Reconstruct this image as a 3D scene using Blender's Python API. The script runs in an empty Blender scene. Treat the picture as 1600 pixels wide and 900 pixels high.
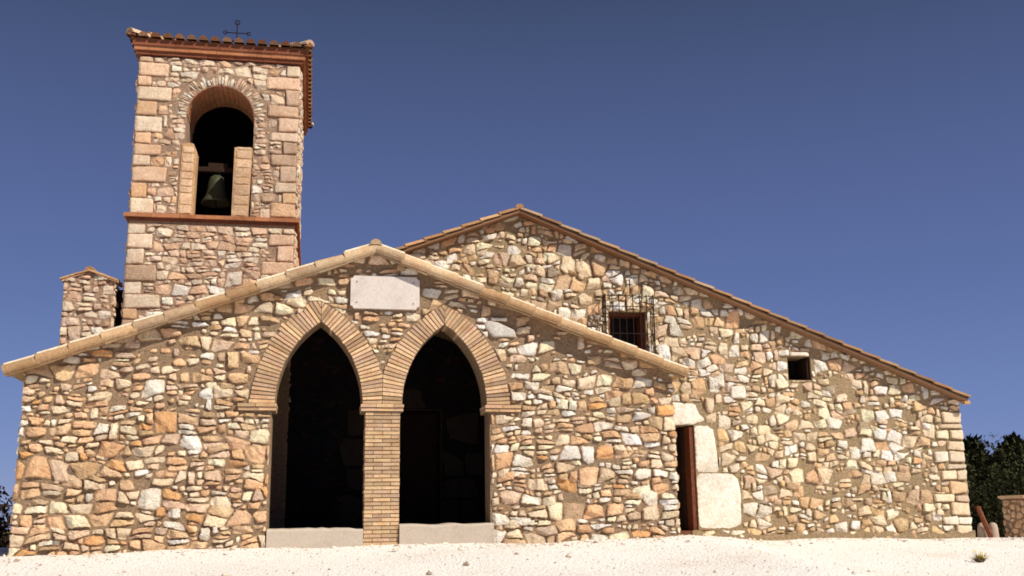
import bpy, math, random
from math import sin, cos, pi, sqrt, acos, atan2, radians, hypot
R_ = random.Random(7)
U = R_.uniform
scene = bpy.context.scene
col = scene.collection

# ------------------------------------------------------------------ materials
def new_mat(name):
    m = bpy.data.materials.new(name); m.use_nodes = True
    nt = m.node_tree; N = nt.nodes
    b = N.get('Principled BSDF')
    return m, nt, N, nt.links, b
def mathn(nt, op, a, b=None):
    n = nt.nodes.new('ShaderNodeMath'); n.operation = op
    for i, x in enumerate((a, b)):
        if x is None: continue
        if isinstance(x, (int, float)): n.inputs[i].default_value = x
        else: nt.links.new(x, n.inputs[i])
    return n.outputs[0]
def noise(nt, scale, detail=4, rough=.6, vec=None, dist=0):
    n = nt.nodes.new('ShaderNodeTexNoise'); n.inputs['Scale'].default_value = scale
    n.inputs['Detail'].default_value = detail; n.inputs['Roughness'].default_value = rough
    n.inputs['Distortion'].default_value = dist
    if vec: nt.links.new(vec, n.inputs['Vector'])
    return n.outputs['Fac']
def ramp(nt, fac, stops):
    r = nt.nodes.new('ShaderNodeValToRGB'); e = r.color_ramp.elements
    while len(e) < len(stops): e.new(.5)
    for i, (p, c) in enumerate(stops):
        e[i].position = p; e[i].color = (c[0], c[1], c[2], 1) if not isinstance(c, (int, float)) else (c, c, c, 1)
    nt.links.new(fac, r.inputs[0]); return r.outputs[0]
def mixc(nt, mode, fac, a, b):
    n = nt.nodes.new('ShaderNodeMix'); n.data_type = 'RGBA'; n.blend_type = mode
    for sock, x in ((n.inputs[0], fac), (n.inputs[6], a), (n.inputs[7], b)):
        if isinstance(x, (int, float)): sock.default_value = x
        elif isinstance(x, tuple): sock.default_value = (*x, 1)
        else: nt.links.new(x, sock)
    return n.outputs[2]
def bump(nt, h, strength, dist, b):
    n = nt.nodes.new('ShaderNodeBump'); n.inputs['Strength'].default_value = strength
    n.inputs['Distance'].default_value = dist
    nt.links.new(h, n.inputs['Height']); nt.links.new(n.outputs[0], b.inputs['Normal'])
def attr_mat(name, s1=5, s2=28, lo=.6, hi=1.25, bstr=.6, bdist=.02, rough=.92, stain=(.30, .17, .08), stain_amt=.35):
    m, nt, N, L, b = new_mat(name)
    tc = N.new('ShaderNodeTexCoord').outputs['Object']
    at = N.new('ShaderNodeAttribute'); at.attribute_name = 'Col'
    n1 = noise(nt, s1, 5, .65, tc); n2 = noise(nt, s2, 5, .7, tc, .4)
    c = mixc(nt, 'MULTIPLY', 1.0, at.outputs['Color'], ramp(nt, n2, [(.25, lo), (.5, .97), (.78, hi)]))
    sm = ramp(nt, n1, [(.45, 0.0), (.72, stain_amt)])
    c = mixc(nt, 'MIX', sm, c, mixc(nt, 'MULTIPLY', 1.0, at.outputs['Color'], (stain[0]*2.2, stain[1]*2.2, stain[2]*2.2)))
    n0 = noise(nt, .9, 6, .7, tc, .6)
    c = mixc(nt, 'MULTIPLY', 1.0, c, ramp(nt, n0, [(.30, (.76, .74, .70)), (.48, (1.0, .99, .97)), (.70, (1.08, 1.07, 1.04))]))
    L.new(c, b.inputs['Base Color']); b.inputs['Roughness'].default_value = rough
    b.inputs['Specular IOR Level'].default_value = .15
    n3 = noise(nt, s2*1.6, 6, .75, tc)
    h = mathn(nt, 'ADD', mathn(nt, 'MULTIPLY', n1, .5), n3)
    bump(nt, h, bstr, bdist, b)
    return m
M_stone = attr_mat('field_stone', 4, 22, .68, 1.25, .8, .03)
M_brick = attr_mat('brick_face', 6, 40, .6, 1.2, .5, .012, stain_amt=.45)
M_tile = attr_mat('roof_tile', 3, 25, .6, 1.25, .5, .015, stain_amt=.4)
M_plain = attr_mat('weathered_plain', 2.2, 30, .8, 1.12, .35, .01, stain_amt=.12)
def mortar_mat(name, a, b_, c_):
    m, nt, N, L, b = new_mat(name)
    tc = N.new('ShaderNodeTexCoord').outputs['Object']
    n1 = noise(nt, 1.3, 5, .6, tc); n2 = noise(nt, 26, 6, .75, tc, .6); n3 = noise(nt, 70, 3, .7, tc)
    c = ramp(nt, n1, [(.3, a), (.5, b_), (.7, c_)])
    c = mixc(nt, 'MULTIPLY', 1.0, c, ramp(nt, n2, [(.3, .5), (.5, .92), (.72, 1.4)]))
    L.new(c, b.inputs['Base Color']); b.inputs['Roughness'].default_value = .95
    b.inputs['Specular IOR Level'].default_value = .1
    bump(nt, mathn(nt, 'ADD', n2, mathn(nt, 'MULTIPLY', n3, .3)), 1.0, .045, b)
    return m
M_mort_p = mortar_mat('porch_mortar', (.45, .295, .18), (.40, .275, .175), (.37, .265, .17))
M_mort_n = mortar_mat('nave_mortar', (.47, .335, .20), (.42, .31, .185), (.52, .36, .22))
M_mort_t = mortar_mat('tower_mortar', (.52, .34, .235), (.46, .31, .215), (.56, .39, .28))
def simple(name, c, rough=.8, metal=0, var=.3, sc=12):
    m, nt, N, L, b = new_mat(name)
    tc = N.new('ShaderNodeTexCoord').outputs['Object']
    n = noise(nt, sc, 5, .65, tc)
    L.new(ramp(nt, n, [(.3, tuple(x*(1-var) for x in c)), (.7, tuple(x*(1+var) for x in c))]), b.inputs['Base Color'])
    b.inputs['Roughness'].default_value = rough; b.inputs['Metallic'].default_value = metal; b.inputs['Specular IOR Level'].default_value = .12
    bump(nt, n, .3, .01, b)
    return m
M_iron = simple('black_iron', (.03, .018, .015), .7, .3)
M_rust = simple('rusted_iron', (.17, .06, .03), .9, 0, .5)
M_bronze = simple('aged_bronze', (.07, .075, .045), .6, .35)
M_wood = simple('dark_wood', (.035, .018, .012), .75, 0, .45, 20)
M_redwood = simple('reddish_wood', (.16, .055, .03), .75, 0, .4, 18)
M_dark = simple('painted_shade_black', (.016, .014, .014), .95)  # near-black tone painting shade inside porch, tower, windows and turret gap
M_bark = simple('bark', (.07, .05, .035), .95, 0, .4)
def leaf_mat(name, a, b_):
    m, nt, N, L, b = new_mat(name)
    tc = N.new('ShaderNodeTexCoord').outputs['Object']
    at = N.new('ShaderNodeAttribute'); at.attribute_name = 'Col'
    n = noise(nt, 1.2, 3, .6, tc)
    c = mixc(nt, 'MULTIPLY', 1.0, at.outputs['Color'], ramp(nt, n, [(.35, a), (.65, b_)]))
    L.new(c, b.inputs['Base Color']); b.inputs['Roughness'].default_value = .8
    b.inputs['Specular IOR Level'].default_value = .1
    return m
M_pine = leaf_mat('pine_foliage', (.030, .036, .014), (.060, .062, .026))
M_shrub = leaf_mat('shrub_foliage', (.035, .022, .015), (.065, .042, .028))
M_weed = leaf_mat('weed_foliage', (.9, .9, .9), (1, 1, 1))
def gravel_mat():
    m, nt, N, L, b = new_mat('pale_gravel')
    tc = N.new('ShaderNodeTexCoord').outputs['Object']
    n1 = noise(nt, .45, 5, .65, tc); n2 = noise(nt, 9, 6, .75, tc, .5); n3 = noise(nt, 60, 4, .8, tc)
    v = N.new('ShaderNodeTexVoronoi'); v.inputs['Scale'].default_value = 26; L.new(tc, v.inputs['Vector'])
    c = ramp(nt, n1, [(.28, (.82, .71, .62)), (.45, (.95, .90, .84)), (.7, (.98, .95, .91))])
    c = mixc(nt, 'MULTIPLY', 1.0, c, ramp(nt, n2, [(.28, .84), (.40, .98), (.7, 1.06)]))
    c = mixc(nt, 'MULTIPLY', .6, c, ramp(nt, n3, [(.3, .45), (.5, 1.0), (.7, 1.1)]))
    # away from the chapel the sheet turns to dry scrub
    sx = N.new('ShaderNodeSeparateXYZ'); L.new(tc, sx.inputs[0])
    dx = mathn(nt, 'SUBTRACT', sx.outputs[0], 5.0); dy = mathn(nt, 'SUBTRACT', sx.outputs[1], -4.0)
    d = mathn(nt, 'SQRT', mathn(nt, 'ADD', mathn(nt, 'MULTIPLY', dx, dx), mathn(nt, 'MULTIPLY', dy, dy)))
    far = ramp(nt, mathn(nt, 'DIVIDE', d, 60.0), [(.35, 0.0), (.6, 1.0)])
    c = mixc(nt, 'MIX', far, c, ramp(nt, n1, [(.35, (.10, .085, .045)), (.6, (.22, .16, .09))]))
    L.new(c, b.inputs['Base Color']); b.inputs['Roughness'].default_value = .95
    b.inputs['Specular IOR Level'].default_value = .1
    bump(nt, mathn(nt, 'ADD', mathn(nt, 'ADD', n2, mathn(nt, 'MULTIPLY', n3, .4)), mathn(nt, 'MULTIPLY', v.outputs['Distance'], .6)), .65, .045, b)
    return m
M_gravel = gravel_mat()

# ------------------------------------------------------------------ mesh builder
class MB:
    def __init__(s): s.v = []; s.f = []; s.m = []; s.c = []
    def add(s, verts, faces, mi=0, c=(.5, .5, .5)):
        o = len(s.v); s.v += [tuple(p) for p in verts]
        s.f += [tuple(o+i for i in f) for f in faces]; s.m += [mi]*len(faces)
        s.c += [(*c, 1.0)]*len(verts)
    def box(s, x0, x1, y0, y1, z0, z1, mi=0, c=(.5, .5, .5), j=0):
        vs = [(x, y, z) for x in (x0, x1) for y in (y0, y1) for z in (z0, z1)]
        if j: vs = [(a+U(-j, j), b+U(-j, j), d+U(-j, j)) for a, b, d in vs]
        s.add(vs, [(0, 1, 3, 2), (4, 6, 7, 5), (0, 4, 5, 1), (2, 3, 7, 6), (0, 2, 6, 4), (1, 5, 7, 3)], mi, c)
    def prism(s, poly, F, h0, h1, mi=0, c=(.5, .5, .5)):   # ccw polygon in (u,v); h1 the front
        n = len(poly)
        vs = [F(u, v, h1) for u, v in poly] + [F(u, v, h0) for u, v in poly]
        fs = [tuple(range(n)), tuple(range(2*n-1, n-1, -1))]
        fs += [((i+1) % n, i, n+i, n+(i+1) % n) for i in range(n)]
        s.add(vs, fs, mi, c)
    def tube(s, pts, rad, mi=0, c=(.5, .5, .5), n=7, cap=True):
        rs = rad if isinstance(rad, (list, tuple)) else [rad]*len(pts)
        vs = []; fs = []
        for k, p in enumerate(pts):
            a = pts[max(0, k-1)]; b = pts[min(len(pts)-1, k+1)]
            d = [b[i]-a[i] for i in range(3)]; l = sqrt(sum(x*x for x in d)) or 1; d = [x/l for x in d]
            r = (0, 0, 1) if abs(d[2]) < .9 else (1, 0, 0)
            e = (d[1]*r[2]-d[2]*r[1], d[2]*r[0]-d[0]*r[2], d[0]*r[1]-d[1]*r[0]); l = sqrt(sum(x*x for x in e)); e = [x/l for x in e]
            g = (d[1]*e[2]-d[2]*e[1], d[2]*e[0]-d[0]*e[2], d[0]*e[1]-d[1]*e[0])
            for i in range(n):
                t = 2*pi*i/n
                vs.append(tuple(p[q]+rs[k]*(cos(t)*e[q]+sin(t)*g[q]) for q in range(3)))
        for k in range(len(pts)-1):
            for i in range(n):
                fs.append((k*n+i, k*n+(i+1) % n, (k+1)*n+(i+1) % n, (k+1)*n+i))
        if cap: fs += [tuple(range(n-1, -1, -1)), tuple(range((len(pts)-1)*n, len(pts)*n))]
        s.add(vs, fs, mi, c)
    def lathe(s, prof, cx, cy, mi=0, c=(.5, .5, .5), n=28):
        vs = [(cx+r*cos(2*pi*i/n), cy+r*sin(2*pi*i/n), z) for r, z in prof for i in range(n)]
        fs = [(k*n+i, k*n+(i+1) % n, (k+1)*n+(i+1) % n, (k+1)*n+i) for k in range(len(prof)-1) for i in range(n)]
        s.add(vs, fs, mi, c)
    def build(s, name, mats, parent=None, smooth=False):
        me = bpy.data.meshes.new(name); me.from_pydata(s.v, [], s.f)
        if not isinstance(mats, (list, tuple)): mats = [mats]
        for m in mats: me.materials.append(m)
        me.polygons.foreach_set('material_index', s.m)
        a = me.color_attributes.new('Col', 'FLOAT_COLOR', 'POINT')
        a.data.foreach_set('color', [x for c in s.c for x in c])
        if smooth: me.polygons.foreach_set('use_smooth', [True]*len(s.f))
        me.update()
        o = bpy.data.objects.new(name, me); col.objects.link(o); o.parent = parent
        return o
def tag(o, label=None, cat=None, group=None, kind=None):
    for k, x in (('label', label), ('category', cat), ('group', group), ('kind', kind)):
        if x: o[k] = x
    return o
def empty(name, loc=(0, 0, 0)):
    o = bpy.data.objects.new(name, None); o.location = loc; o.empty_display_size = .2; col.objects.link(o); return o

def front(y0): return lambda u, v, h: (u, y0-h, v)
def rside(x0): return lambda u, v, h: (x0+h, u, v)
def lside(x0): return lambda u, v, h: (x0-h, -u, v)

# solid slab with holes: filled 2D curve, extruded
def slab(mb, F, outline, holes, h0, h1, mi, c=(.3, .2, .12)):
    cu = bpy.data.curves.new('tmp', 'CURVE'); cu.dimensions = '2D'; cu.fill_mode = 'BOTH'; cu.extrude = .5
    for pl in [outline]+holes:
        sp = cu.splines.new('POLY'); sp.points.add(len(pl)-1)
        for i, (u, v) in enumerate(pl): sp.points[i].co = (u, v, 0, 1)
        sp.use_cyclic_u = True
    ob = bpy.data.objects.new('tmp', cu); col.objects.link(ob)
    dg = bpy.context.evaluated_depsgraph_get(); me = bpy.data.meshes.new_from_object(ob.evaluated_get(dg))
    vs = [F(v.co.x, v.co.y, h1 if v.co.z > 0 else h0) for v in me.vertices]
    mb.add(vs, [tuple(p.vertices) for p in me.polygons], mi, c)
    bpy.data.objects.remove(ob); bpy.data.curves.remove(cu); bpy.data.meshes.remove(me)

# ------------------------------------------------------------------ rubble
def clip(poly, nx, ny, d):            # keep nx*x+ny*y <= d
    out = []; n = len(poly)
    for i in range(n):
        a = poly[i]; b = poly[(i+1) % n]
        da = nx*a[0]+ny*a[1]-d; db = nx*b[0]+ny*b[1]-d
        if da <= 0: out.append(a)
        if (da < 0 < db) or (db < 0 < da):
            t = da/(da-db); out.append((a[0]+t*(b[0]-a[0]), a[1]+t*(b[1]-a[1])))
    return out
def area(p): return .5*sum(p[i][0]*p[(i+1) % len(p)][1]-p[(i+1) % len(p)][0]*p[i][1] for i in range(len(p)))
def chaikin(p, q=.25):
    out = []
    for i in range(len(p)):
        a = p[i]; b = p[(i+1) % len(p)]
        out += [(a[0]+(b[0]-a[0])*q, a[1]+(b[1]-a[1])*q), (b[0]+(a[0]-b[0])*q, b[1]+(a[1]-b[1])*q)]
    return out
def resample(p, step):
    out = []
    for i in range(len(p)):
        a = p[i]; b = p[(i+1) % len(p)]; l = hypot(b[0]-a[0], b[1]-a[1]); k = max(1, round(l/step))
        if l < step*.35 and out: continue
        for t in range(k): out.append((a[0]+(b[0]-a[0])*t/k, a[1]+(b[1]-a[1])*t/k))
    return out
def box_sdf(x0, x1, y0, y1):
    cx, cy, hx, hy = (x0+x1)/2, (y0+y1)/2, (x1-x0)/2, (y1-y0)/2
    def f(u, v):
        dx, dy = abs(u-cx)-hx, abs(v-cy)-hy
        return hypot(max(dx, 0), max(dy, 0))+min(max(dx, dy), 0)
    return f
def circ_sdf(cx, cy, r): return lambda u, v: hypot(u-cx, v-cy)-r
EDGE = [(.44, .31, .2)]
def pebble_face(mb, F, p, H, color, mi=0, jit=.006, deep=-.03, tilt=.18):
    n = len(p)
    if n < 3: return
    cx = sum(a for a, _ in p)/n; cy = sum(b for _, b in p)/n
    sz = sqrt(abs(area(p)))
    tx, ty = U(-tilt, tilt), U(-tilt, tilt)
    k0 = min(1, sz/.15)
    pls = []
    for _ in range(R_.choice((2, 3, 4))):
        t = U(0, 2*pi); pls.append((cos(t), sin(t), U(.2, .95)*(.12 if tilt < .05 else 1), U(.0, .34)*sz))
    def hh(u, v):
        u -= cx; v -= cy; h = H+tx*u+ty*v
        for a, b, s_, o in pls: h = min(h, H*1.05-s_*(a*u+b*v-o))
        return max(h, H*.15)
    vs = [F(u, v, deep) for u, v in p]; vc = [(.9, .85)]*n
    rings = ((.0, .42, .70), (.12, .92, .22), (.34, 1.0, .0), (.66, 1.0, .0))
    for ins, k, cc in rings:
        for u, v in p:
            a, b = u+(cx-u)*ins+U(-jit, jit)*(.4+ins), v+(cy-v)*ins+U(-jit, jit)*(.4+ins)
            vs.append(F(a, b, max(hh(a, b)*k+U(-1, 1)*H*(.09 if tilt > .05 else .012)*k0, -.01))); vc.append((cc*U(.5, 1.3), U(.93, 1.07)))
    vs.append(F(cx, cy, hh(cx, cy))); vc.append((0, 1.04))
    fs = []
    for r in range(4):
        for i in range(n):
            j = (i+1) % n
            fs.append((r*n+i, r*n+j, (r+1)*n+j, (r+1)*n+i))
    fs += [(4*n+i, 4*n+(i+1) % n, 5*n) for i in range(n)]
    o = len(mb.c)
    mb.add(vs, fs, mi, color)
    e_ = EDGE[0] if color[0] > .2 else tuple(x*.8 for x in color)
    for q, (w_, k) in enumerate(vc):
        w_ = min(1, w_)*(1 if tilt > .05 else (.45 if color[2] < .8 else .12)); mb.c[o+q] = (min(.95, (color[0]*(1-w_)+e_[0]*w_)*k), min(.93, (color[1]*(1-w_)+e_[1]*w_)*k), min(.9, (color[2]*(1-w_)+e_[2]*w_)*k), 1)
def rubble(mb, F, hp, bb, colorfn, rmin, rmax, an, gap, Hr, excl=(), rnd=1, step=.05, seed=1, shrink=(1, 1), bias=2.0, pack=.86):
    """hp: half planes (nx,ny,d) bounding the wall; bb its box; an: vertical stretch of the metric"""
    rr = random.Random(seed)
    x0, x1, y0, y1 = bb
    cell = rmax*2.0; grid = {}; pts = []
    W, Hh = x1-x0, (y1-y0)*an
    tries = int(W*Hh/(rmin*rmin)*3)
    for t in range(tries):
        r = rmin+(rmax-rmin)*((1-t/tries)**bias)*rr.uniform(.75, 1.0)
        x = x0+rr.random()*W; y = (y0*an)+rr.random()*Hh
        if any(nx*x+ny*y/an > d+.15 for nx, ny, d in hp): continue
        gx, gy = int(x//cell), int(y//cell); ok = True
        for i in (-1, 0, 1):
            for j in (-1, 0, 1):
                for k in grid.get((gx+i, gy+j), ()):
                    q = pts[k]
                    if hypot(q[0]-x, q[1]-y) < (q[2]+r)*pack: ok = False; break
                if not ok: break
            if not ok: break
        if ok:
            grid.setdefault((gx, gy), []).append(len(pts)); pts.append((x, y, r))
    for k, (x, y, r) in enumerate(pts):
        if any(f(x, y/an) < -(r*1.3) for f in excl if callable(f)): continue
        B = rmax*2.4
        poly = [(x-B, y-B), (x+B, y-B), (x+B, y+B), (x-B, y+B)]
        gx, gy = int(x//cell), int(y//cell)
        g = gap*rr.uniform(.6, 1.5)
        nb = [pts[q] for i in (-1, 0, 1) for j in (-1, 0, 1) for q in grid.get((gx+i, gy+j), ()) if q != k]
        nb.sort(key=lambda q: (q[0]-x)**2+(q[1]-y)**2)
        for qx, qy, qr in nb[:16]:
            dx, dy = qx-x, qy-y; d = hypot(dx, dy)
            m = (d*d+r*r-qr*qr)/(2*d)-g/2
            m = max(m, .02)
            nx, ny = dx/d, dy/d
            poly = clip(poly, nx, ny, nx*x+ny*y+m)
            if len(poly) < 3: break
        if len(poly) < 3: continue
        poly = [(a, b/an) for a, b in poly]
        for nx, ny, d in hp:
            poly = clip(poly, nx, ny, d)
            if len(poly) < 3: break
        if len(poly) < 3 or area(poly) < .0012: continue
        s = rr.uniform(*shrink); s2 = rr.uniform(*shrink); th_ = rr.uniform(0, pi); c0 = (sum(a for a, _ in poly)/len(poly), sum(b for _, b in poly)/len(poly)); ca, sa = cos(th_), sin(th_)
        q_ = []
        for a, b in poly:
            da, db = a-c0[0], b-c0[1]; e1, e2 = (da*ca+db*sa)*s, (-da*sa+db*ca)*s2
            q_.append((c0[0]+e1*ca-e2*sa, c0[1]+e1*sa+e2*ca))
        poly = q_
        for _k in range(rr.choice((0, 1, 2)) if r > rmin*1.2 else 0):
            t = rr.uniform(0, 6.28); poly = clip(poly, cos(t), sin(t), cos(t)*c0[0]+sin(t)*c0[1]+rr.uniform(.35, .8)*r)
            if len(poly) < 3: break
        if len(poly) < 3: continue
        finish(mb, F, poly, excl, gap, step, rnd, Hr, colorfn, x, y/an, r, rr, .07, .24)
def finish(mb, F, poly, excl, gap, step, rnd, Hr, colorfn, x, y, r, rr, q0=.12, q1=.27, hp=()):
    for nx, ny, d in hp:
        poly = clip(poly, nx, ny, d)
        if len(poly) < 3: return
    for b in excl:
        if not isinstance(b, tuple): continue
        bx0, bx1, by0, by1 = b[0]-gap*.4, b[1]+gap*.4, b[2]-gap*.4, b[3]+gap*.4
        if len(poly) < 3 or max(p[0] for p in poly) <= bx0 or min(p[0] for p in poly) >= bx1 or max(p[1] for p in poly) <= by0 or min(p[1] for p in poly) >= by1: continue
        cands = [clip(poly, 1, 0, bx0), clip(poly, -1, 0, -bx1), clip(poly, 0, 1, by0), clip(poly, 0, -1, -by1)]
        poly = max(cands, key=lambda q: area(q) if len(q) > 2 else 0)
    if len(poly) < 3 or area(poly) < .0012: return
    mx_, my_ = sum(p[0] for p in poly)/len(poly), sum(p[1] for p in poly)/len(poly)
    if any(f(mx_, my_) < -.02 for f in excl if callable(f)): return
    poly = resample(poly, step*1.7)
    for _ in range(rnd if rr.random() < .6 else max(1, rnd-1)): poly = chaikin(poly, rr.uniform(q0, q1))
    poly = resample(poly, step)
    jj = min(.012, step*.2)
    poly = [(a+rr.uniform(-jj, jj), b+rr.uniform(-jj, jj)) for a, b in poly]
    out = []
    for a, b in poly:
        for f in excl:
            if not callable(f): continue
            s_ = f(a, b)
            if s_ < gap*.5:
                e = 1e-3; gx_, gy_ = (f(a+e, b)-f(a-e, b)), (f(a, b+e)-f(a, b-e)); l = hypot(gx_, gy_) or 1
                a += gx_/l*(gap*.5-s_); b += gy_/l*(gap*.5-s_)
        out.append((a, b))
    if len(out) < 4 or area(out) < .0016: return
    pebble_face(mb, F, out, rr.uniform(*Hr)*min(1, sqrt(area(out))/.10), colorfn(x, y, r, rr))
def coursed(mb, F, hp, bb, colorfn, h0, h1, gap, Hr, excl=(), step=.045, seed=1, wavy=.05, wmax=3.4):
    nav = seed in (31, 32, 33)
    # roughly coursed rubble: wavy beds, leaning joints, stones split or running through two courses
    rr = random.Random(seed); x0, x1, y0, y1 = bb
    beds = []; z = y0
    while z < y1+.2:
        ph = [rr.uniform(0, 6.28) for _ in range(3)]; am = [rr.uniform(.3, 1)*wavy, rr.uniform(.2, .7)*wavy, rr.uniform(.1, .5)*wavy]
        fr = [rr.uniform(.7, 1.5), rr.uniform(2.2, 3.6), rr.uniform(6, 10)]
        beds.append((z, ph, am, fr)); z += rr.uniform(h0, h1)*(1.25 if rr.random() < .2 else 1)
    def bed(k, x):
        z, ph, am, fr = beds[k]
        return z+sum(a*sin(f*x+p) for a, f, p in zip(am, fr, ph))
    skip = {}
    for k in range(len(beds)-1):
        x = x0-rr.uniform(0, .2); lean0 = 0
        while x < x1:
            hm = max(.04, bed(k+1, x)-bed(k, x))
            w = hm*rr.uniform(.7, wmax)*(1 if rr.random() < .8 else 1.3); w = min(max(w, .07), .31)
            blk = [b for b in skip.get(k, ()) if b[0] < x+w and b[1] > x]
            if blk:
                b = min(blk); 
                if b[0]-x < .07: x = b[1]; lean0 = 0; continue
                w = b[0]-x
            two = k+2 < len(beds) and rr.random() < (.09 if nav else .05) and .10 < w < .40 and not blk
            top = k+2 if two else k+1
            if two: skip.setdefault(k+1, []).append((x, x+w))
            lean1 = rr.uniform(-.6, .6)*hm if not (two or blk) else 0
            m = max(2, int(w/.06))
            lo = [(x+w*t/m, bed(k, x+w*t/m)) for t in range(m+1)]; hi = [(x+w*t/m, bed(top, x+w*t/m)) for t in range(m+1)]
            lo[0] = (lo[0][0]-lean0/2, lo[0][1]); hi[0] = (hi[0][0]+lean0/2, hi[0][1]); lo[-1] = (lo[-1][0]-lean1/2, lo[-1][1]); hi[-1] = (hi[-1][0]+lean1/2, hi[-1][1])
            poly = lo+hi[::-1]
            if all(hi[q][1]-lo[q][1] > .025 for q in range(m+1)):
                parts_ = [poly]
                H_ = hi[m//2][1]-lo[m//2][1]
                if not two and H_ > .10 and rr.random() < (.22 if nav else .34):
                    f_ = rr.uniform(.35, .65); tl = rr.uniform(-.12, .12)
                    mid = [(lo[q][0]*(1-f_)+hi[q][0]*f_, lo[q][1]*(1-f_)+hi[q][1]*f_+tl*(lo[q][0]-x-w/2)) for q in range(m+1)]
                    parts_ = [lo+mid[::-1], mid+hi[::-1]]
                for p in parts_:
                    if area(p) < .002 or (seed == 11 and p[0][1] > 2.5 and rr.random() < .10) or (seed in (31, 32, 33) and rr.random() < .06): continue
                    # inset by the joint
                    n = len(p); cx = sum(a for a, _ in p)/n; cy = sum(b for _, b in p)/n; g = gap*rr.uniform(.55, 1.7)/2*(1.55 if (seed == 11 and cy > 2.45) else 1)
                    W_ = max(a for a, _ in p)-min(a for a, _ in p); H2 = max(b for _, b in p)-min(b for _, b in p)
                    sx, sy = max(.5, 1-2*g/W_), max(.5, 1-2*g/H2)
                    p = [(cx+(a-cx)*sx, cy+(b-cy)*sy) for a, b in p]
                    for _c in range(rr.choice((1, 2, 3)) if nav else rr.choice((0, 1, 1, 2))):      # a broken-off corner
                        t = rr.uniform(0, 6.28); sl = rr.uniform(.27, .40)
                        p = clip(p, cos(t), sin(t), cos(t)*cx+sin(t)*cy+sl*(abs(cos(t))*W_+abs(sin(t))*H2))
                    finish(mb, F, p, excl, gap, step, 2 if rr.random() < .5 else 1, Hr, colorfn, cx, cy, .1, rr, .14, .30, hp)
            x += w; lean0 = lean1
def block(mb, F, x0, x1, y0, y1, H, c, mi=0, gap=.012, j=.01, step=.09):
    p = [(x0+gap, y0+gap), (x1-gap, y0+gap), (x1-gap, y1-gap), (x0+gap, y1-gap)]
    p = [(a+U(-j, j), b+U(-j, j)) for a, b in p]
    p = resample(p, step); p = chaikin(p, .22); p = [(a+U(-.004, .004), b+U(-.004, .004)) for a, b in p]
    pebble_face(mb, F, p, H, c, mi, .004, tilt=.03)

def pick(rr, pal):
    t = rr.random()*sum(w for w, _ in pal)
    for w, c in pal:
        t -= w
        if t <= 0: break
    k = rr.uniform(.80, 1.16); h = rr.uniform(-.015, .025)
    return (min(.95, c[0]*k+h), min(.93, c[1]*k), max(.03, min(.9, c[2]*k-h)))
CREAM = (.94, .79, .59); PALE = (.96, .91, .80); PEACH = (.86, .57, .36); ORANGE = (.80, .46, .22); TAN = (.74, .53, .34); GREY = (.52, .43, .33); PINK = (.82, .63, .48); OCHRE = (.78, .58, .35)
MORT = {11: (.44, .30, .19), 21: (.44, .30, .19), 41: (.36, .24, .155), 43: (.36, .24, .155)}
def col_porch(x, z, r, rr):
    if 4.9 < x: t = 1
    t = max(0, min(1, (x+1.5)/9.4)); lo = max(0, min(1, (2.4-z)/2.2))*(1-t*.7)
    return pick(rr, [(2.6+1.6*t, CREAM), (.9+2.2*t, PALE), (2.2-1.2*t+1.2*lo, PEACH), (.1+1.0*lo, ORANGE), (1.8, TAN), (1.2, PINK), (.4, OCHRE)])
def col_nave(x, z, r, rr):
    if x < 7.3 and z < roofz(x): return pick(rr, [(1, (.02, .018, .016)), (1, (.03, .025, .022))])  # stones inside the porch coloured near black to stand for its shade
    lo = 1 if z < .55 else 0
    return pick(rr, [(3.4, CREAM), (3.2, PALE), (.8, PINK), (1.8, TAN), (.3, GREY), (.5+2*lo, OCHRE), (.6, PEACH)])
def col_tower(x, z, r, rr):
    return pick(rr, [(1.6, (.88, .69, .54)), (2.2, (.92, .77, .60)), (1.6, (.82, .58, .42)), (.8, (.70, .51, .38)), (.9, (.95, .86, .74)), (.5, PEACH)])
def brick_c(k=1.0, warm=0):
    a = U(.70, 1.15)*k; h = U(-.06, .06)
    return ((.70+h)*a, (.485+warm*.5+h*.8)*a, (.315)*a)

# ------------------------------------------------------------------ roof tiles
def barrel(mb, p0, p1, up, r0, r1, c, mi=0, n=7, cap=True):
    d = [p1[i]-p0[i] for i in range(3)]; l = sqrt(sum(x*x for x in d)); d = [x/l for x in d]
    s = (d[1]*up[2]-d[2]*up[1], d[2]*up[0]-d[0]*up[2], d[0]*up[1]-d[1]*up[0])
    vs = []
    for p, r in ((p0, r0), (p1, r1)):
        for i in range(n+1):
            t = pi*i/n
            vs.append(tuple(p[q]+r*(cos(t)*s[q]+sin(t)*up[q]) for q in range(3)))
    fs = [(i, i+1, n+2+i, n+1+i) for i in range(n)]
    mb.add(vs, fs, mi, c)
    if cap:
        for off, p in ((0, p0), (n+1, p1)):
            mb.add(vs[off:off+n+1], [tuple(range(n+1))], mi, tuple(x*.8 for x in c))
def tile_c(k=1.0):
    a = U(.75, 1.15)*k
    return random.Random(U(0, 1)).choice([(.66*a, .42*a, .23*a), (.60*a, .34*a, .17*a), (.70*a, .50*a, .31*a), (.52*a, .30*a, .17*a)])
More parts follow.
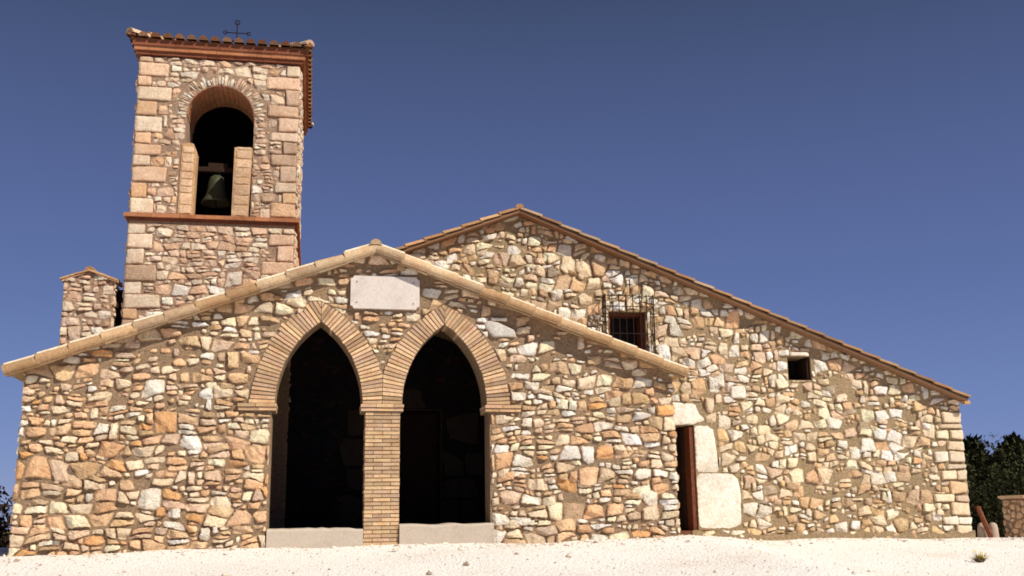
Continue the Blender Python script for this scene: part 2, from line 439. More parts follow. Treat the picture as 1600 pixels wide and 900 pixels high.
def tile_slope(mb, A, B, y0, y1, pitch=.235, r=.085, expo=.40):
    """tiles on the plane from eave point A=(x,z) to ridge B=(x,z), spanning y0..y1"""
    L = hypot(B[0]-A[0], B[1]-A[1]); d = ((B[0]-A[0])/L, (B[1]-A[1])/L)
    up = (-d[1], 0, d[0]) if d[0] > 0 else (d[1], 0, -d[0])
    nrow = int(L/expo); ex = L/nrow
    k = int((y1-y0)/pitch)
    for c in range(k+1):
        y = y0+c*(y1-y0)/k
        for i in range(nrow):
            s0 = i*ex-.03; s1 = (i+1)*ex+.02
            lift0, lift1 = .030, .008
            p0 = (A[0]+d[0]*s0+up[0]*lift0, y, A[1]+d[1]*s0+up[2]*lift0)
            p1 = (A[0]+d[0]*s1+up[0]*lift1, y, A[1]+d[1]*s1+up[2]*lift1)
            barrel(mb, p0, p1, up, r*1.06, r*.88, tile_c(), cap=(i == 0))

# ================================================================== SETTING
def gz(x, y):
    t = max(0, min(1, (x-7.9)/3.0)); t = t*t*(3-2*t)
    A = (.085+.010*x)*(1-t)+(.03-.02*max(0, min(1, (x-10)/5)))*t if x > -4 else .045
    yw = 3.9*t
    z = A
    if y < yw: z += .088*max(y-yw, -14-yw*.0)
    z += .012*sin(x*1.9+y*.7)+.010*sin(x*.83-y*2.1)+.006*sin(4.1*x+2.2*y)
    r = 0
    if y > 8.5: r = max(r, y-8.5)
    if x > 17 : r = max(r, (x-17)*.6)
    if x < -4: r = max(r, (-4-x)*.45)
    z -= .10*min(r, 60)
    if x > 15: z -= .02*min(4, max(0, y-4))+.02*max(0, min(2, x-15))
    return z
def axis(lo, hi, fine0, fine1, st, grow=1.25):
    a = []; x = fine0
    while x <= fine1: a.append(x); x += st
    s = st; x = a[-1]
    while x < hi: s *= grow; x += s; a.append(x)
    s = st; x = a[0]
    while x > lo: s *= grow; x -= s; a.insert(0, x)
    return a
g = MB(); xs = axis(-4000, 4000, -6, 20, .25); ys = axis(-4000, 4000, -9, 10, .25)
vs = [(x, y, gz(x, y)+(U(-.008, .008) if -6 < x < 20 and -9 < y < 10 else 0)) for y in ys for x in xs]
nx = len(xs)
g.add(vs, [(j*nx+i, j*nx+i+1, (j+1)*nx+i+1, (j+1)*nx+i) for j in range(len(ys)-1) for i in range(nx-1)])
ground = g.build('ground', M_gravel, smooth=True); tag(ground, kind='structure')
# loose gravel
pb = MB()
for _ in range(5500):
    x = U(-4, 18); y = U(-7.5, 3.9) if x > 8 else U(-7.5, -.02)
    near_ = U(0, 1) < .35
    if near_: y = (3.9 if x > 8 else -.02)-abs(R_.gauss(0, .4))
    r = U(.006, .018)*(1 if U(0, 1) < (.85 if near_ else .96) else U(1.8, 3.2))
    z = gz(x, y)+r*.1; n = 5; a0 = U(0, 6)
    ring = [(x+r*U(.7, 1.3)*cos(a0+2*pi*i/n), y+r*U(.7, 1.3)*sin(a0+2*pi*i/n), z) for i in range(n)]
    k = U(.7, 1.0); c = R_.choice([(.86*k, .76*k, .66*k), (.80*k, .64*k, .50*k), (.9*k, .85*k, .78*k), (.5*k, .38*k, .30*k)])
    pb.add(ring+[(x+U(-.3, .3)*r, y, z+r*U(.5, 1.0))], [(i, (i+1) % n, n) for i in range(n)], 0, c)
tag(pb.build('gravel', M_plain), 'loose pale gravel and small stones scattered in front of the chapel', 'gravel', kind='stuff')

# ================================================================== THE CHAPEL
church = empty('stone_chapel', (3.3, 2, .1))
tag(church, 'rubble stone hermitage chapel with twin pointed brick arches and a square bell tower', 'chapel')
def part(mb, name, mats, parent=church, label=None, smooth=False):
    o = mb.build(name, mats, parent, smooth)
    if parent:
        w = (0, 0, 0); q = parent
        while q: w = tuple(w[i]+q.location[i] for i in range(3)); q = q.parent
        o.location = (-w[0], -w[1], -w[2])
    if label: o['label'] = label
    return o

# ---- porch front ----
PL, PR, APX, APZ = -1.46, 7.85, 3.29, 4.36      # underside line of the gable
ms = 1.92/5.02
def roofz(x): return APZ-ms*abs(x-APX)
SPR = 2.11
def arch_pts(l, r, n=14, extra=0, z0=None):
    w = (r-l)/2; 
    Rr = (1.20**2+w*w)/(2*w); cxL = l+Rr; cxR = r-Rr; uc = (l+r)/2
    a1 = acos((Rr-w)/Rr)
    pts = [(cxR+Rr*cos(a1*i/n), SPR+Rr*sin(a1*i/n)) for i in range(n+1)]
    pts += [(cxL-Rr*cos(a1*(n-i)/n), SPR+Rr*sin(a1*(n-i)/n)) for i in range(1, n+1)]
    return pts, Rr, cxL, cxR, uc, w
ARCH = [(1.90, 3.15), (3.71, 4.97)]
holes = []
for k, (l, r) in enumerate(ARCH):
    pts = arch_pts(l+.01, r-.01)[0]
    jl, jr = (1.87, 3.2) if k == 0 else (3.69, 5.01)
    holes.append([(jl, -.3), (jr, -.3), (jr, SPR-.02)]+pts+[(jl, SPR-.02)])
pw = MB()
out = [(PL, -.6), (1.86, -.6), ] 
outline = [(PL, -.6), (PR, -.6), (PR, roofz(PR)), (APX, APZ), (PL, roofz(PL))]
slab(pw, front(0), outline, holes, -.48, 0, 1)
ring_t = .36
ex = []
for (l, r) in ARCH:
    _, Rr, cxL, cxR, uc, w = arch_pts(l, r)
    def f(u, v, Rr=Rr, cxL=cxL, cxR=cxR, uc=uc):
        cx = cxL if u < uc else cxR; al = abs(atan2(v-SPR, abs(u-cx)))
        d = max(hypot(u-cxL, v-SPR), hypot(u-cxR, v-SPR))-(Rr+ring_t*(1-.28*min(1, al)))
        return max(d, (SPR-.03-v))
    ex.append(f)
ex += [(1.86, 5.02, -1, 2.16), (1.38, 1.95, 2.0, 2.13), (4.92, 5.48, 2.0, 2.13), (2.92, 3.97, 3.49, 4.01), (5.02, 5.42, 3.12, 3.36)]
hp = [(-1, 0, -PL+.01), (1, 0, PR+.02), (ms, 1, APZ+ms*APX+.0), (-ms, 1, APZ-ms*APX+.0)]
EDGE[0] = (.48, .315, .19)
coursed(pw, front(0), hp, (PL-.1, PR+.1, -.1, 4.45), col_porch, .052, .112, .024, (.026, .070), ex, .034, 11, .085, 2.8)
pebble_face(pw, front(0), chaikin(resample([(4.92, 3.30), (5.06, 3.13), (5.42, 3.13), (5.40, 3.24), (5.14, 3.36), (4.97, 3.38)], .08), .2), .06, (.66, .63, .60), 0, .004, tilt=.03)
for a, b in [((2.0, 1.9), None)]: pass
# side walls of the porch
for F, u0, u1 in ((rside(PR), .0, 4.0), (lside(PL), -4.0, 0.0)):
    zt = roofz(PR)
    slab(pw, F, [(u0+(.48 if u0 == 0 else 0), -.6), (u1-(.48 if u0 != 0 else 0), -.6), (u1-(.48 if u0 != 0 else 0), zt), (u0+(.48 if u0 == 0 else 0), zt)], [], -.45, -.002, 1)
    coursed(pw, F, [(-1, 0, -u0), (1, 0, u1), (0, 1, zt)], (u0, u1, -.1, zt), col_porch, .09, .16, .028, (.025, .06), (), .05, 21)
porch = part(pw, 'porch_wall', [M_stone, M_mort_p])

# ---- brick arches ----
for k, (l, r) in enumerate(ARCH):
    ab = MB(); _, Rr, cxL, cxR, uc, w = arch_pts(l, r)
    aend = acos((Rr-w)/(Rr+ring_t*.72)); nb = 30
    F = front(0); lim = 3.43
    for side in (-1, 1):
        cx = cxL if side < 0 else cxR
        for i in range(nb):
            a0 = aend*i/nb+.0045; a1 = aend*(i+1)/nb-.0045
            a0 += U(-.0015, .0015); a1 += U(-.0015, .0015)
            ro = Rr+ring_t*(1-.28*min(1, (i+.5)/nb))-U(0, .02)+(U(0, .09) if (k == 0 and side < 0 and a0 > .5) else 0); ri = Rr+U(-.006, .006)
            def P(rad, a): return (cx+side*rad*cos(a), SPR+rad*sin(a))
            q = [P(ri, a0), P(ro, a0), P(ro, a1), P(ri, a1)]
            if side < 0: q = q[::-1]
            q = clip(q, -side, 0, -side*uc-.004)
            if k == 0: q = clip(q, 1, 0, lim-.004)
            else: q = clip(q, -1, 0, -lim-.004)
            if len(q) < 3 or area(q) < 5e-4: continue
            q2 = [p for n_, p in enumerate(q) if hypot(p[0]-q[n_-1][0], p[1]-q[n_-1][1]) > 1e-4]
            if len(q2) < 3: continue
            sh = U(.022, .036)
            ab.prism(q2, F, -.47+U(-.01, .01), sh, 0, brick_c(1 if U(0, 1) < .85 else .75))
    # mortar bed of the ring
    pr_ = []
    for i in range(25): a = aend*i/24; pr_.append((cxR+(Rr+ring_t-.03)*cos(a), SPR+(Rr+ring_t-.03)*sin(a)))
    for i in range(1, 25): a = aend*(24-i)/24; pr_.append((cxL-(Rr+ring_t-.03)*cos(a), SPR+(Rr+ring_t-.03)*sin(a)))
    if k == 0: pr_ = clip(pr_, 1, 0, lim)
    else: pr_ = clip(pr_, -1, 0, -lim)
    inner = arch_pts(l-.012, r+.012, 20)[0]
    poly = pr_+[(min(p[0] for p in pr_), SPR-.001)] if False else pr_
    # ring as quads between outer and inner
    na = 24
    for side in (-1, 1):
        cx = cxL if side < 0 else cxR
        for i in range(na):
            a0 = aend*i/na; a1 = aend*(i+1)/na
            q = [(cx+side*rad*cos(a), SPR+rad*sin(a)) for rad, a in ((Rr+.012, a0), (Rr+ring_t*(1-.28*i/na)-.02, a0), (Rr+ring_t*(1-.28*(i+1)/na)-.02, a1), (Rr+.012, a1))]
            if side < 0: q = q[::-1]
            q = clip(q, -side, 0, -side*uc)
            q = clip(q, 1, 0, lim) if k == 0 else clip(q, -1, 0, -lim)
            if len(q) >= 3 and area(q) > 1e-5: ab.prism(q, F, -.45, .010+.0005*side, 1, (.3, .2, .12))
    part(ab, 'brick_arch', [M_brick, M_mort_p], porch)
# imposts
for u0, u1, e in ((1.40, 1.93, 0), (3.125, 3.735, 1), (4.94, 5.47, 0)):
    im = MB(); F = front(0)
    for row in range(2):
        z0 = 2.005+row*.052; pj = .05+.018*row
        x = u0-.006*row
        while x < u1-.03:
            x2 = min(x+U(.2, .28), u1+.006*row)
            if u1-x2 < .07: x2 = u1+.006*row
            im.box(x+.003, x2-.003, -pj, .47, z0+.004, z0+.048, 0, brick_c(.95), .002)
            x = x2
    im.box(u0+.012, u1-.012, -.035, .46, 2.0, 2.112, 1)
    part(im, 'impost', [M_brick, M_mort_p], porch)
# pillar
pi_ = MB(); nrow = 36; x0, x1 = 3.19, 3.69
pi_.box(x0+.012, x1-.012, -.008, .45, -.3, 2.0, 1)
for i in range(nrow):
    z0 = .0+i*2.0/nrow; z1 = z0+2.0/nrow
    cuts = [x0, x0+.125, x0+.375, x1] if i % 2 else [x0, x0+.25, x1]
    for a, b in zip(cuts, cuts[1:]):
        q = U(-.006, .006)
        pi_.box(a+.004+(q if a == x0 else 0), b-.004+(q if b == x1 else 0), -.022+U(-.006, .006), .46, z0+.006, z1-.006, 0, brick_c(.9 if i > 3 else .85, .02), .0015)
part(pi_, 'brick_pillar', [M_brick, M_mort_p], porch)
# sills
for u0, u1, zt, zb in ((1.86, 3.185, .36, -.1), (3.695, 5.05, .40, -.1)):
    si = MB(); n = 14
    for i in range(n):
        a = u0+(u1-u0)*i/n; b = u0+(u1-u0)*(i+1)/n
    vs = []; 
    for i in range(n+1):
        x = u0+(u1-u0)*i/n; z = zt+U(-.012, .012); y = -.06+U(-.0015, .0015)
        vs += [(x, y, zb), (x, y-.0, z-.03), (x, y+.03, z), (x, .5, z+.01)]
    fs = []
    for i in range(n):
        for q in range(3): fs.append((i*4+q, (i+1)*4+q, (i+1)*4+q+1, i*4+q+1))
    si.add(vs, fs+[(0, 1, 2, 3), (n*4+3, n*4+2, n*4+1, n*4)], 0, (.52, .45, .38))
    part(si, 'sill', [M_plain], porch, 'rough greyish cement threshold under a pointed arch')
# porch floor and interior
fl = MB(); fl.box(PL+.46, PR-.46, .5, 3.98, -.3, .30, 0, (.09, .075, .065)); part(fl, 'porch_floor', [M_plain])  # floor colour darkened to paint the shade inside the porch

# ---- porch roof ----
pr = MB()
YF = -.26
A_L = (-1.66, roofz(-1.66)); A_R = (8.00, roofz(8.00))
for A, sgn in ((A_L, 1), (A_R, -1)):
    B = (APX, APZ); L = hypot(B[0]-A[0], B[1]-A[1]); d = ((B[0]-A[0])/L, (B[1]-A[1])/L)
    up = (-d[1]*sgn, d[0]*sgn)
    th = .065
    def q(s, h): return (A[0]+d[0]*s+up[0]*h, A[1]+d[1]*s+up[1]*h)
    for h0, h1, y0 in ((.002, th, YF+.03),):
        pts = [q(0, h0), q(L, h0), q(L+.03, h1), q(0, h1)]
        if sgn < 0: pts = pts[::-1]
        pr.prism(pts, lambda u, v, h, y0=y0: (u, y0-h, v), -(3.98-y0), 0, 1, (.5, .33, .18))
    # mortar verge fillet in pieces, then the row of verge tiles
    ntile = 12; ex_ = L/ntile
    for i in range(ntile):
        s0, s1 = i*ex_-.02, (i+1)*ex_+.015
        if i == ntile-1: s1 = L+.03
        hh = th+.018
        p0 = (*[q(s0, hh+.02)[0]], YF+.055, q(s0, hh+.02)[1]); p1 = (q(s1, hh)[0], YF+.055, q(s1, hh)[1])
        c = R_.choice([(.64, .43, .25), (.48, .31, .17), (.68, .50, .32), (.52, .37, .24)]); kk = U(.88, 1.08)
        if R_.random() < .85:
            lp = [(q(s0+.03, hh+.035)[0], YF+.075, q(s0+.03, hh+.035)[1]), (q(s1-.02, hh+.022)[0], YF+.075, q(s1-.02, hh+.022)[1])]
            pr.tube(lp, [.030, .024], 0, (.88, .78, .60), 8)  # pale tube painting the sunlit top edge of the verge
        pr.tube([(p0[0]-up[0]*.05, YF+.085, p0[2]-up[1]*.045), (p1[0]-up[0]*.055, YF+.085, p1[2]-up[1]*.05)], [.078, .068], 0, tuple(x*kk for x in c), 16)
        pts = [q(s0+.02, -.05+U(-.008, .008)), q(s1-.015, -.05+U(-.008, .008)), q(s1-.015, hh+.01), q(s0+.02, hh+.01)]
        if sgn < 0: pts = pts[::-1]
        pr.prism(pts, front(YF+.055+U(0, .004)), -.05, .0, 0, tuple(x*kk*.55 for x in c))  # lower face tinted darker, shade painted under the tiles
    tile_slope(pr, (q(0, th)[0], q(0, th)[1]), (q(L, th)[0], q(L, th)[1]), YF+.29, 3.9)
y = YF+.02
while y < 3.6:
    barrel(pr, (APX, y-.0, APZ+.085), (APX, min(y+.45, 3.95), APZ+.07), (0, 0, 1), .085, .075, (.60, .43, .27), 0, 8); y += .42
part(pr, 'porch_roof', [M_tile, M_plain])

# ---- nave front ----
NY = 4.0; NL, NR, NX, NZ = -2.2, 15.33, 6.25, 6.24; mn = (6.24-2.68)/(15.36-6.25)
def nroof(x): return NZ-mn*abs(x-NX)
nw = MB(); F = front(NY)
win = (8.02, 8.77, 3.50, 4.39); sw = (11.67, 12.16, 3.09, 3.56); door = (8.50, 9.65, .20, 2.19); mdoor = (3.50, 4.77, .30, 2.45)
def rect(b): return [(b[0], b[2]), (b[1], b[2]), (b[1], b[3]), (b[0], b[3])]
slab(nw, F, [(NL, -.6), (NR, -.6), (NR, nroof(NR)), (NX, NZ), (NL, nroof(NL))], [rect(win), rect(sw), rect(door), rect(mdoor)], -.7, 0, 1)
exn = [win, sw, (8.3, 9.67, -1, 2.64), (9.6, 9.88, 2.18, 2.64), (9.6, 10.11, 1.28, 2.19), (9.6, 10.53, .22, 1.28), (11.72, 12.14, 3.56, 3.65), (3.0, 5.62, -1, 2.9), circ_sdf(10.58, 2.83, .16)]
# right quoins, alternating
z = .02; qn = []; i = 0
while z < 2.42:
    h = U(.13, .27); h = min(h, 2.46-z+.02)
    w = [(.38), (.62), (.45), (.78), (.40), (.58), (.42), (.70), (.36), (.6), (.5), (.45)][i % 12]
    qn.append((NR-w, NR+.02, z, z+h)); z += h; i += 1
for b in qn: exn.append(b)
hpn = [(-1, 0, -NL), (1, 0, NR), (mn, 1, NZ+mn*NX), (-mn, 1, NZ-mn*NX)]
# left out where the tower stands
EDGE[0] = (.45, .32, .19)
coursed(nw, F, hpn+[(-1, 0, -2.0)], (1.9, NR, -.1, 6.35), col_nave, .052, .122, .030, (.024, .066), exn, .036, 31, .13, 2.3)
coursed(nw, F, hpn+[(1, 0, -1.0)], (NL, -1.0, -.1, 3.6), col_nave, .075, .165, .042, (.018, .055), [], .06, 32, .12, 2.3)
for n_, (a, b, c, d) in enumerate(qn):
    if b-a > .55 and n_ % 2:
        m_ = b-(b-a)*U(.4, .55); block(nw, F, a, m_, c, d, .055, pick(R_, [(1.3, PALE), (1.5, CREAM), (.8, PINK)]), 0, .018, .026); block(nw, F, m_, b, c, d, .055, pick(R_, [(1.3, PALE), (1.5, CREAM), (.8, PINK)]), 0, .018, .026)
    else: block(nw, F, a, b, c, d, .05, pick(R_, [(1.3, PALE), (1.5, CREAM), (.8, TAN)]), 0, .018, .026)
block(nw, F, 10.42, 10.74, 2.71, 2.96, .06, (.95, .90, .80), 0, .0, .01, .06)
block(nw, F, 11.72, 12.14, 3.565, 3.65, .05, PALE, 0, .006)
# plinth of rendered rubble
pl = []
for i in range(60):
    x = 9.5+(NR+.03-9.5)*i/59
    pl.append((x, gz(x, 4)+.11+.03*sin(i*1.3)+U(-.012, .012)))
nw.prism([(9.5, -.4), (NR+.03, -.4)]+pl[::-1], F, -.1, .06, 1)
slab(nw, front(NY), [(PL+.46, -.2), (PR-.46, -.2), (PR-.46, roofz(PR-.46)-.01), (APX, APZ-.01), (PL+.46, roofz(PL+.46)-.01)], [[(3.49, -.1), (4.78, -.1), (4.78, 2.46), (3.49, 2.46)]], .002, .02, 2)  # near-black sheet painting the porch shade over the back wall
for sx_ in (PL+.455, PR-.452): nw.box(sx_-.003, sx_+.003, .5, NY-.03, -.2, 2.55, 2)  # side sheets in the same painted shade
# inner door jambs, porch shade put into their near-black colour
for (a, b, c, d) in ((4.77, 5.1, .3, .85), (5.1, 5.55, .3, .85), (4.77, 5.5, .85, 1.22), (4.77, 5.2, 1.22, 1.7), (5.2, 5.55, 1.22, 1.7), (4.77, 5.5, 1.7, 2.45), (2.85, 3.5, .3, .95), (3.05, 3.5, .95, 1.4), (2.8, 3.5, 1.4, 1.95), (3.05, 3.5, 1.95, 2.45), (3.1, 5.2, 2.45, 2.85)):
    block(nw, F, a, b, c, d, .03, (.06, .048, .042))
# rest of the body
nw.box(NR-.6, NR-.002, NY+.7, 17.4, -.6, nroof(NR), 1); nw.box(NL+.002, NL+.6, NY+.7, 17.4, -.6, nroof(NL), 1)
nw.prism([(NL, -.6), (NR, -.6), (NR, nroof(NR)), (NX, NZ), (NL, nroof(NL))], front(18.0), 0, .6, 1)
Fr = rside(NR)
coursed(nw, Fr, [(-1, 0, -4.4), (1, 0, 18), (0, 1, nroof(NR))], (4.4, 18, -.3, 2.66), col_nave, .09, .17, .045, (.018, .05), (), .06, 33, .12, 2.3)
z = .02
for n_, (a, b, c, d) in enumerate(qn): block(nw, Fr, 4.0, 4.75-(b-a)*.5, c, d, .03, pick(R_, [(3, PALE), (1, CREAM)]))
nave = part(nw, 'nave_wall', [M_stone, M_mort_n, M_dark])

# door beside the porch
db = MB()
W = (.97, .92, .82); 
def slabstone(mb, F, pts, H, c): pebble_face(mb, F, [(a+U(-.008, .008), b+U(-.008, .008)) for a, b in resample(chaikin(pts, .08), .05)], H*.5, c, 0, .003, tilt=.03)
slabstone(db, F, [(8.35, 2.20), (9.02, 2.20), (9.02, 2.60), (8.35, 2.62)], .05, W)
slabstone(db, F, [(9.04, 2.20), (9.60, 2.20), (9.88, 2.29), (9.76, 2.42), (9.70, 2.60), (9.04, 2.63)], .055, W)
slabstone(db, F, [(9.66, 1.30), (10.10, 1.30), (10.09, 1.60), (10.03, 2.10), (9.92, 2.18), (9.66, 2.18)], .055, W)
slabstone(db, F, [(9.66, .26), (10.30, .25), (10.50, .33), (10.52, .95), (10.47, 1.18), (10.36, 1.27), (9.66, 1.28)], .06, W)
db_o = part(db, 'door_surround', [M_stone], nave, 'large smooth whitish blocks framing the side door')
dd = MB()
dd.box(9.56, 9.648, NY+.03, NY+.34, .22, 2.168, 0); dd.box(9.50, 9.648, NY+.345, NY+.62, .22, 2.168, 1); dd.box(8.51, 9.495, NY+.56, NY+.62, .22, 2.165, 1)
for i in range(5): dd.box(8.52+i*.2, 8.705+i*.2, NY+.54, NY+.555, .24, 2.15, 1)
dd.box(8.52, 9.86, NY-.03, NY+.5, .165, .215, 0)
part(dd, 'side_door', [M_redwood, M_wood], nave)
md = MB()
md.box(3.51, 4.76, NY+.5, NY+.56, .30, 2.44, 0)
for i in range(8): md.box(3.52+i*.155, 3.66+i*.155, NY+.475, NY+.498, .32, 2.42, 0)
for x in (3.502, 4.738): md.box(x, x+.03, NY-.035, NY+.5, .30, 2.447, 0)
md.box(3.534, 4.736, NY-.035, NY+.47, 2.425, 2.448, 0)
for x in (4.10, 4.18): md.tube([(x, NY+.46, 1.3), (x, NY+.44, 1.3), (x, NY+.44, 1.16)], .012, 1)
part(md, 'main_door', [M_wood, M_iron], nave)
# window frame stones + grille
wf = MB()
wf.box(8.70, 8.768, NY+.10, NY+.5, 3.51, 4.38, 0); wf.box(8.022, 8.08, NY+.10, NY+.5, 3.51, 4.38, 0); wf.box(8.08, 8.70, NY+.10, NY+.5, 4.33, 4.382, 0)
wf.box(8.08, 8.7, NY+.4, NY+.44, 3.51, 4.33, 1)
wfo = part(wf, 'window', [M_redwood, M_dark], nave)
gr = MB(); x0, x1, z0, z1 = 7.88, 8.84, 3.52, 4.67; yf = NY-.30; r = .009
nbar = 7
for i in range(nbar+1):
    x = x0+(x1-x0)*i/nbar
    gr.tube([(x, yf, z0-.03), (x, yf, z1)], r if 0 < i < nbar else .014, 0, n=6)
    gr.tube([(x, yf, z0), (x, NY-.02, z0)], r, 0, n=6)
    gr.tube([(x, yf, z1-.03), (x, NY-.02, z1-.03)], r*.8, 0, n=6)
for x in (x0, x1):
    for k in range(1, 3):
        y = yf+(NY-yf)*k/3; gr.tube([(x, y, z0), (x, y, z1-.02)], r, 0, n=6)
for z in (z0, z0+.38, z1-.24, z1-.03):
    gr.tube([(x0, yf-.008, z), (x1, yf-.008, z)], r*.9, 0, n=6)
    for x in (x0, x1): gr.tube([(x, yf, z), (x, NY+.02, z)], r, 0, n=6)
xc = (x0+x1)/2+.02
gr.tube([(xc, yf, z1), (xc, yf, z1+.3)], .011, 0, n=6); gr.tube([(xc-.06, yf, z1+.19), (xc+.06, yf, z1+.19)], .010, 0, n=6)
part(gr, 'window_grille', [M_iron], nave)
s2 = MB()
s2.box(11.68, 12.15, NY+.55, NY+.6, 3.10, 3.55, 1)
s2.box(12.10, 12.158, NY+.05, NY+.5, 3.095, 3.555, 0); part(s2, 'opening_shade_panel', [M_wood, M_dark], nave)  # back sheet and dark reveal strip added to paint the opening's shade

# ---- nave roof ----
nr = MB(); YN = NY-.27
for A, sgn in (((NL-.12, nroof(NL-.12)), 1), ((NR+.04, nroof(NR+.04)), -1)):
    B = (NX, NZ); L = hypot(B[0]-A[0], B[1]-A[1]); d = ((B[0]-A[0])/L, (B[1]-A[1])/L); up = (-d[1]*sgn, d[0]*sgn)
    def q(s, h): return (A[0]+d[0]*s+up[0]*h, A[1]+d[1]*s+up[1]*h)
    th = .05
    pts = [q(0, .002), q(L, .002), q(L+.02, th), q(0, th)]
    if sgn < 0: pts = pts[::-1]
    nr.prism(pts, front(YN+.02), -14.2, 0, 1, (.26, .15, .09))
    nt_ = 24; ex_ = L/nt_
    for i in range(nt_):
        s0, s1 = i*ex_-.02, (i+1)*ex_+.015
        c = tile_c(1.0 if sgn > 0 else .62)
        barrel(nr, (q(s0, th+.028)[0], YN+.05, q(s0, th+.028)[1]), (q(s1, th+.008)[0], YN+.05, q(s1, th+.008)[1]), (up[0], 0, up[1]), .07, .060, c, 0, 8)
    tile_slope(nr, q(0, th), q(L, th), YN+.26, 17.9, .25, .085, .42)
y = YN
while y < 17.5:
    barrel(nr, (NX, y, NZ+.085), (NX, y+.45, NZ+.07), (0, 0, 1), .085, .075, tile_c(), 0, 8); y += .42
nr.box(NR-.02, NR+.10, YN+.03, YN+.16, nroof(NR)-.07, nroof(NR)-.005, 1, (.55, .34, .17))
part(nr, 'nave_roof', [M_tile, M_plain])

# ---- bell tower ----
TL, TR, TY, TB, TT = -.94, 2.01, 3.97, 7.9, 9.06
tw = MB(); F = front(TY)
ocx, ospr, orad = .58, 7.95, .615
arcp = [(ocx+orad*cos(pi*i/18), ospr+orad*sin(pi*i/18)) for i in range(19)]
slab(tw, F, [(TL, .0), (TR, .0), (TR, TT), (TL, TT)], [[(ocx-orad, 5.98), (ocx+orad, 5.98)]+arcp], -1.05, 0, 1)
ext = [(-.12, 1.20, 5.9, 7.44), (ocx-orad, ocx+orad, 5.9, ospr), (lambda u, v: max(hypot(u-ocx, v-ospr)-(orad+.25), ospr-.07-v)), (-1.3, 2.3, 5.80, 5.99)]
qt = []
for sd in (0, 1):
    z = 3.2; i = 0
    while z < 9.03:
        h = U(.15, .34)
        if z < 5.8 < z+h+.05: h = 5.8-z
        if 5.75 < z < 5.99: z = 5.99; continue
        h = min(h, 9.05-z)
        if h < .06: break
        w = U(.40, .66) if i % 2 else U(.22, .40)
        qt.append((TL-.01, TL+w, z, z+h, sd) if sd == 0 else (TR-w, TR+.01, z, z+h, sd)); z += h; i += 1
for b in qt: ext.append(b[:4])
hpt = [(-1, 0, -TL), (1, 0, TR), (0, 1, TT)]
EDGE[0] = (.48, .31, .21)
coursed(tw, F, hpt, (TL, TR, 3.2, TT), col_tower, .085, .155, .022, (.015, .045), ext, .04, 41, .06, 2.6)
for (a, b, c, d, sd) in qt: block(tw, F, a, b, c, d, U(.03, .055), col_tower(0, 0, 0, R_), 0, .009, .016)
# radial stones round the bell opening
a = -.12
while a < pi+.10:
    da = U(.05, .10); ro = orad+U(.12, .26)
    q = [(ocx+rad*cos(t), ospr+rad*sin(t)) for rad, t in ((orad+.012, a+.008), (ro, a+.006), (ro, a+da-.006), (orad+.012, a+da-.008))]
    q = chaikin(resample(q, .09), .2)
    pebble_face(tw, F, q, U(.012, .035), tuple(x*.9 for x in col_tower(0, 0, 0, R_)), 0, .005); a += da
# sides and back
for Fs, u0, u1 in ((rside(TR), TY, TB), (lside(TL), -TB, -TY)):
    e0, e1 = (u0+1.05, u1) if u0 > 0 else (u0, u1-1.05)
    slab(tw, Fs, [(e0, 0), (e1, 0), (e1, TT), (e0, TT)], [], -.5, -.002, 1)
    coursed(tw, Fs, [(-1, 0, -u0), (1, 0, u1), (0, 1, TT)], (u0, u1, 2.4, TT), col_tower, .10, .18, .02, (.02, .05), [(u0-.1, u1+.1, 5.80, 5.99)], .06, 43, .04, 2.6)
slab(tw, front(TB), [(TL+.5, 0), (TR-.5, 0), (TR-.5, TT), (TL+.5, TT)], [], 0, .5, 1)
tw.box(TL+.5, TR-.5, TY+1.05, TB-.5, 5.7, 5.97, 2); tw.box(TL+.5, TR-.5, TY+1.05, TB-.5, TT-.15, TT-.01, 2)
for bx in ((TL+.501, TL+.52, TY+1.05, TB-.5), (TR-.52, TR-.501, TY+1.05, TB-.5), (TL+.52, TR-.52, TB-.52, TB-.501)): tw.box(bx[0], bx[1], bx[2], bx[3], 5.97, TT-.15, 2)  # near-black lining added inside the belfry, shade put into its colour
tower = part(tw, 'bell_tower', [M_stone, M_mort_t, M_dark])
# opening soffit of brick
so = MB()
for j in range(8):
    for i in range(20):
        a0 = pi*i/20+.008; a1 = pi*(i+1)/20-.008
        q = [(ocx+rad*cos(t), ospr+rad*sin(t)) for rad, t in ((orad-.012+U(-.004, .004), a0), (orad+.01, a0), (orad+.01, a1), (orad-.012+U(-.004, .004), a1))]
        so.prism(q, front(TY+j*.13), -.125, -.004, 0, (U(.40, .52), U(.20, .26), U(.11, .15)))
part(so, 'opening_soffit', [M_brick], tower)
# half-height jambs
for pts in ([(-.10, 5.985), (.17, 5.985), (.18, 6.9), (.185, 7.22), (.12, 7.37), (.04, 7.39), (-.085, 7.36)], [(.855, 5.985), (1.16, 5.985), (1.19, 7.33), (.86, 7.34)]):
    jb = MB(); jb.prism(pts, front(TY), -.30, .018, 0, (.66, .42, .23))
    for _ in range(0): pass
    xs_ = [p[0] for p in pts]; zz = 6.0
    while zz < 7.30:
        h = U(.12, .24); h = min(h, 7.36-zz)
        t_ = (zz-5.985)/1.4
        a, b = min(xs_)+.005+.03*(t_ if pts[0][0] > .5 else .6*t_), (max(xs_)-.045 if pts[0][0] < .5 else max(xs_)-.03+.02*t_)
        block(jb, front(TY-.012), a, b, zz, zz+h, .02, (lambda k: (.80*k, .56*k, .37*k))(U(.82, 1.12)), 0, .006, .006); zz += h
    part(jb, 'opening_jamb', [M_stone], tower)
